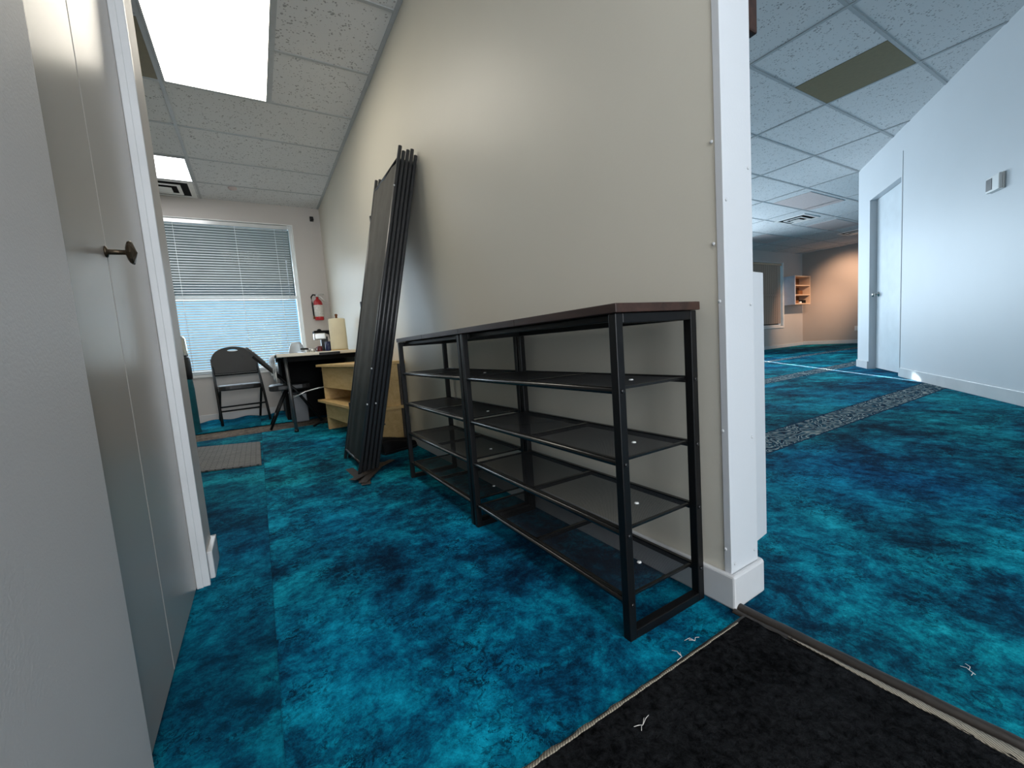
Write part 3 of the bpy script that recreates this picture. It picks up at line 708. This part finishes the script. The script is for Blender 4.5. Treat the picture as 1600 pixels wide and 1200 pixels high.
# loose carpet offcut at window
lc = MB()
def lcf(u,v):
    x = -.95+u*1.75; yf = 5.115-.05*u; yb2 = 5.98+.03*math.sin(u*23)+.02*math.sin(u*9+1)
    y = yf+(yb2-yf)*v
    z = .004+.006*max(0,math.sin(u*13+v*3))*v+.028*v**6*(0.5+.5*math.sin(u*31))
    return Vector((x,y,z))
lc.grid(lcf,60,16)
tag(lc.build('loose_carpet_piece', M['carpet'], solid=.006), 'loose wavy teal carpet offcut under the chair by the window', 'carpet')
# grey ribbed mat
gm = MB().prism([(-.62,4.30),(-.05,4.035),(-.048,3.14),(-.40,3.26),(-.62,3.34)],.001,.012)
tag(gm.build('ribbed_floor_mat', M['tread'], bevel=.003), 'grey ribbed rectangular mat lying on the teal carpet past the closet', 'mat')

# teal roll / urn at the left edge
tp = thing('covered_pedestal', 'tall teal cloth covered stand half hidden behind the left wall corner', 'stand', (-.68,5.25,-.006))
MB().lathe([(.125,0),(.13,.01),(.122,.05),(.118,.45),(.112,.545),(.105,.552)],32).build('cover', M['tealfab'], tp)
ur = thing('drinks_urn', 'stainless steel urn with black base on the teal stand', 'urn', (-.66,5.25,.546))
MB().lathe([(.095,0),(.098,.01),(.098,.21),(.09,.225)],32).build('base', M['blackplast'], ur)
MB().lathe([(.085,.225),(.088,.24),(.082,.40),(.07,.425),(.02,.43)],32).build('body', M['steel'], ur)

# fire extinguisher on window wall
fe = thing('fire_extinguisher', 'red fire extinguisher hung on the wall right of the window', 'fire extinguisher', (.765,WY-.075,1.15))
MB().lathe([(.045,0),(.055,.004),(.056,.03),(.056,.215),(.046,.25),(.024,.272),(.016,.28),(.016,.30)],28).build('cylinder', M['red'], fe)
MB().lathe([(.0575,.045),(.0575,.195)],28).build('paper_label', M['label'], fe)
MB().lathe([(.019,.30),(.019,.33),(.012,.335)],14).build('valve', M['silver'], fe)
MB().tube([(-.01,0,.33),(.03,0,.345),(.085,0,.335)],.006,8).build('lever', M['silver'], fe)
MB().tube([(0,0,.315),(.04,-.01,.30),(.085,-.01,.25)],.007,8).build('handle', M['white'], fe)
MB().tube([(-.012,0,.325),(-.05,-.01,.33),(-.072,-.01,.30),(-.068,-.012,.22),(-.064,-.012,.06)],.009,10).build('hose', M['blackplast'], fe)
MB().tube([(-.064,-.012,.07),(-.062,-.012,.02)],.007,10,r2=.012).build('nozzle', M['kraft'], fe)
MB().box((-.02,.056,.10),(.02,.0765,.30)).build('wall_bracket', M['silver'], fe)
# small black sensor on window wall
sn = thing('wall_sensor', 'small black sensor high on the wall above the extinguisher', 'sensor', (.815,WY-.03,2.46))
MB().box((-.022,.008,-.028),(.022,.03,.032)).build('mount', M['blackplast'], sn, bevel=.004)
MB().lathe([(.016,0),(.018,.01),(.014,.03)],16,M=Matrix.Translation((.006,.010,-.008))@Matrix.Rotation(PI/2,4,'X')).build('lens', M['blackplast'], sn)

# ------------------------------------------------------------------ entrance mat, threshold, lint
em = thing('entrance_mat', 'black pile entrance mat in the lower right foreground', 'mat', (.3,-.6,0))
pm = MB()
def matf(u,v):
    xr = .893+.000*v; x = -.19+u*(xr+.19); y = -1.6+v*(.515+1.6)
    if u>.999: x = .880+.012*math.sin(v*70)*.2
    return Vector((x,y,.010+.004*random.random()))
pm.grid(matf,110,150)
pm.build('pile', M['pile'], em, world=True)
random.seed(3)
e1 = MB()
def ef(u,v): return Vector((-.19+u*1.04,(.512+.016*v*(1.25-.6*u)+.0015*math.sin(u*90)*v+.0015*random.random()),.011*(1-v)+.003))
e1.grid(ef,160,2); f=e1.build('woven_binding', M['edge'], em, solid=.002, world=True)
e2 = MB()
def ef2(u,v):
    y=-1.6+u*2.03; wdt=.002+.016*min(1,max(0,(.45-y)/.4))
    return Vector((.8935+(v-.5)*wdt*2.0-.001+.002*random.random(),y,.008+.004*(1-v)))
e2.grid(ef2,160,2); e2.build('woven_binding', M['edge'], em, solid=.002, world=True)
MB().box((-.19,-1.6,.0008),(.890,.525,.007)).build('backing', M['rubber'], em, world=True)
# threshold strip (two rounded ribs)
ts = MB()
def prof_t(cx,r,hh):
    def f(u,v):
        y=-2.3+u*2.85; a=PI*v; x=cx+r*math.cos(a)
        lean = .0 if y<.55 else 0
        return Vector((x+ (.55-y)*.030,y,.0005+hh*math.sin(a)+.0008*math.sin(y*60)))
    return f
ts.grid(prof_t(.9165,.0125,.012),90,8); ts.grid(prof_t(.897,.0085,.006),90,6)
tag(ts.build('threshold_strip', M['rubber']), 'dark brown rubber edging strip between the black mat and the big room carpet', 'edging strip')
random.seed(11)
def lint(px_,py,lab,n=4,s=.018,z=.016):
    m = MB()
    for i in range(n):
        a=random.uniform(0,2*PI); l=s*random.uniform(.6,1.2)
        p0=Vector((px_,py,z)); p1=p0+Vector((math.cos(a)*l,math.sin(a)*l,random.uniform(0,.002))); pmid=(p0+p1)/2+Vector((random.uniform(-.3,.3)*l,random.uniform(-.3,.3)*l,.001))
        m.tube([p0,pmid,p1],.0005,5)
    tag(m.build('thread_scrap', M['label']), lab, 'thread')
lint(.485,.462,'pale frayed thread scrap on the black mat pile, lower one')
lint(.665,.520,'pale frayed thread scrap at the back edge of the black mat, nearer the camera')
lint(.735,.540,'pale frayed thread scrap at the back edge of the black mat, nearer the partition',4,.02,.006)
lint(1.065,.20,'pale thread scrap on the carpet beside the rubber strip',4,.018,.004)

# ------------------------------------------------------------------ things on / by the partition end
tag(MB().prism([(PX1+.001,.590),(1.151,.606),(1.151,.636),(PX1+.001,.636)],.095,.805).build('mounted_side_panel', M['wallr'], bevel=.002), 'narrow white board mounted low on the far side of the partition', 'board')
pf = thing('wall_frame', 'dark brown wooden frame hung high on the far side of the partition', 'frame', (1.10,.9,1.375))
MB().box((1.0225,.600,1.375),(1.130,.635,2.05)).box((1.0225,1.165,1.375),(1.130,1.20,2.05)).box((1.0225,.635,1.375),(1.130,1.165,1.41)).box((1.0225,.635,2.015),(1.130,1.165,2.05)).build('moulding', M['dkwood'], pf, bevel=.004, world=True)
MB().box((1.026,.635,1.41),(1.06,1.165,2.015)).build('inner_panel', M['kraft'], pf, world=True)
# thermostat
th = thing('thermostat', 'white thermostat with a dark screen on the right wall', 'thermostat', tuple(MW@Vector((.28,0,1.555))), math.atan2(wd.y,wd.x))
MB().box((-.082,.0005,-.057),(.077,.012,.057)).build('back_plate', M['grey_plast'], th, bevel=.003)
MB().box((-.080,.012,-.055),(.075,.032,.055)).build('housing', M['grey_plast'], th, bevel=.006)
MB().box((-.002,.032,-.040),(.068,.034,.040)).build('screen', M['blackplast'], th, bevel=.002)
# far cabinet
cb = thing('wall_shelf_cabinet', 'white open fronted wall cabinet in the far corner of the big room', 'cabinet', (13.07,WY-.15,1.155))
cx0,cx1,cy0,cy1,cz0,cz1 = 12.64,13.50,5.83,WY-.002,1.155,1.93
MB().box((cx0,cy0,cz0),(cx0+.03,cy1,cz1)).build('side_panel', M['melamine'], cb, world=True)
MB().box((cx1-.03,cy0,cz0),(cx1,cy1,cz1)).build('side_panel', M['melamine_in'], cb, world=True)
MB().box((cx0+.03,cy0,cz1-.03),(cx1-.03,cy1,cz1)).build('top_board', M['melamine_in'], cb, world=True)
MB().box((cx0+.03,cy0,cz0),(cx1-.03,cy1,cz0+.03)).build('bottom_board', M['melamine_in'], cb, world=True)
MB().box((cx0+.03,cy1-.01,cz0+.03),(cx1-.03,cy1,cz1-.03)).build('back_panel', M['kraft'], cb, world=True)
for z in (1.40,1.655): MB().box((cx0+.03,cy0+.005,z),(cx1-.03,cy1-.01,z+.025)).build('shelf', M['melamine_in'], cb, world=True)
def smallbox(x,z,w_,h,m,lab,name,cat):
    tag(MB().box((x,5.88,z),(x+w_,6.02,z+h)).build(name, M[m], bevel=.006), lab, cat)
smallbox(12.72,1.4255,.14,.15,'blackm','black box on the middle shelf of the far cabinet','storage_box','box')
smallbox(12.95,1.4255,.22,.11,'kraft','brown box on the middle shelf of the far cabinet','storage_box','box')
smallbox(12.75,1.1855,.20,.08,'kraft','brown box at the left of the bottom shelf of the far cabinet','storage_box','box')
smallbox(13.02,1.1855,.10,.05,'white','small white box on the bottom shelf of the far cabinet','storage_box','box')
smallbox(13.17,1.1855,.18,.09,'blackm','dark box at the right of the bottom shelf of the far cabinet','storage_box','box')
ol = thing('wall_outlet', 'white outlet low on the far wall of the big room', 'outlet', (13.69,4.83,.40))
MB().box((.0,-.04,-.06),(.0095,.04,.06)).build('cover_plate', M['white'], ol, bevel=.002)
MB().box((-.002,-.017,-.04),(.0,.017,.04)).build('socket', M['grey_plast'], ol)

# ------------------------------------------------------------------ lights
def area(name, loc, target, sx, sy, power, col, spread=180):
    l = D.lights.new(name,'AREA'); l.shape = 'RECTANGLE'; l.size = sx; l.size_y = sy; l.energy = power; l.color = col; l.spread = math.radians(spread)
    o = D.objects.new(name,l); COL.objects.link(o); o.location = loc
    o.rotation_euler = (Vector(target)-Vector(loc)).to_track_quat('-Z','Y').to_euler()
    return o
COOL = (.80,.89,1.0); WARM = (1,.66,.44)
area('daylight_window_light', (4.1,6.5,1.4), (4.1,0,1.2), 2.2,1.8, 110, COOL)
area('daylight_window_light', (7.7,6.5,1.4), (7.7,0,1.2), 2.6,1.8, 210, COOL)
area('daylight_window_light', (-.27,6.6,1.3), (-.27,0,.9), 1.5,1.4, 45, COOL)
area('entrance_daylight', (.3,-2.8,1.25), (.3,3,.9), .9,2.1, 85, (.92,.96,1))
area('entrance_daylight', (1.6,-2.8,1.25), (2.0,3,.9), 1.2,2.1, 42, (.86,.94,1))
def spot(name, loc, target, power, col, size, blend=1):
    l = D.lights.new(name,'SPOT'); l.energy = power; l.color = col; l.spot_size = math.radians(size); l.spot_blend = blend; l.shadow_soft_size = .06
    o = D.objects.new(name,l); COL.objects.link(o); o.location = loc
    o.rotation_euler = (Vector(target)-Vector(loc)).to_track_quat('-Z','Y').to_euler()
spot('warm_spot_lamp', (12.3,4.5,2.5), (13.7,5.05,1.6), 170, WARM, 62)
spot('warm_spot_lamp', (12.5,4.2,2.5), (13.2,6.12,.5), 240, WARM, 60)
# narrow beam of sun through the blinds of the big room
sb = area('sunbeam', (9.62,6.05,1.05), (9.62-.66*5,6.05-.75*5,1.05-.33*5), .014,1.93, 2.6, (.9,1,1), .7)
w = D.worlds.new('sky'); bpy.context.scene.world = w; w.use_nodes = True; k = N(w)
bgN = k.n['Background']; bgN.inputs[0].default_value = (.34,.66,.92,1); bgN.inputs[1].default_value = 1.1

# ------------------------------------------------------------------ camera
cam = D.cameras.new('camera'); co = D.objects.new('camera', cam); COL.objects.link(co)
cam.sensor_width = 36; cam.lens = 655.147/1600*36; cam.clip_start = .02
R = Matrix(((0.85143401,0.11225911,-0.51230656),(-0.51940897,0.04522397,-0.85332826),(-0.07262533,0.99264933,0.09681361)))
co.matrix_world = Matrix.Translation((0,0,.67)) @ R.to_4x4()
sc = bpy.context.scene; sc.camera = co
sc.view_settings.view_transform = 'Standard'; sc.view_settings.look = 'None'; sc.view_settings.exposure = .12; sc.view_settings.gamma = 1
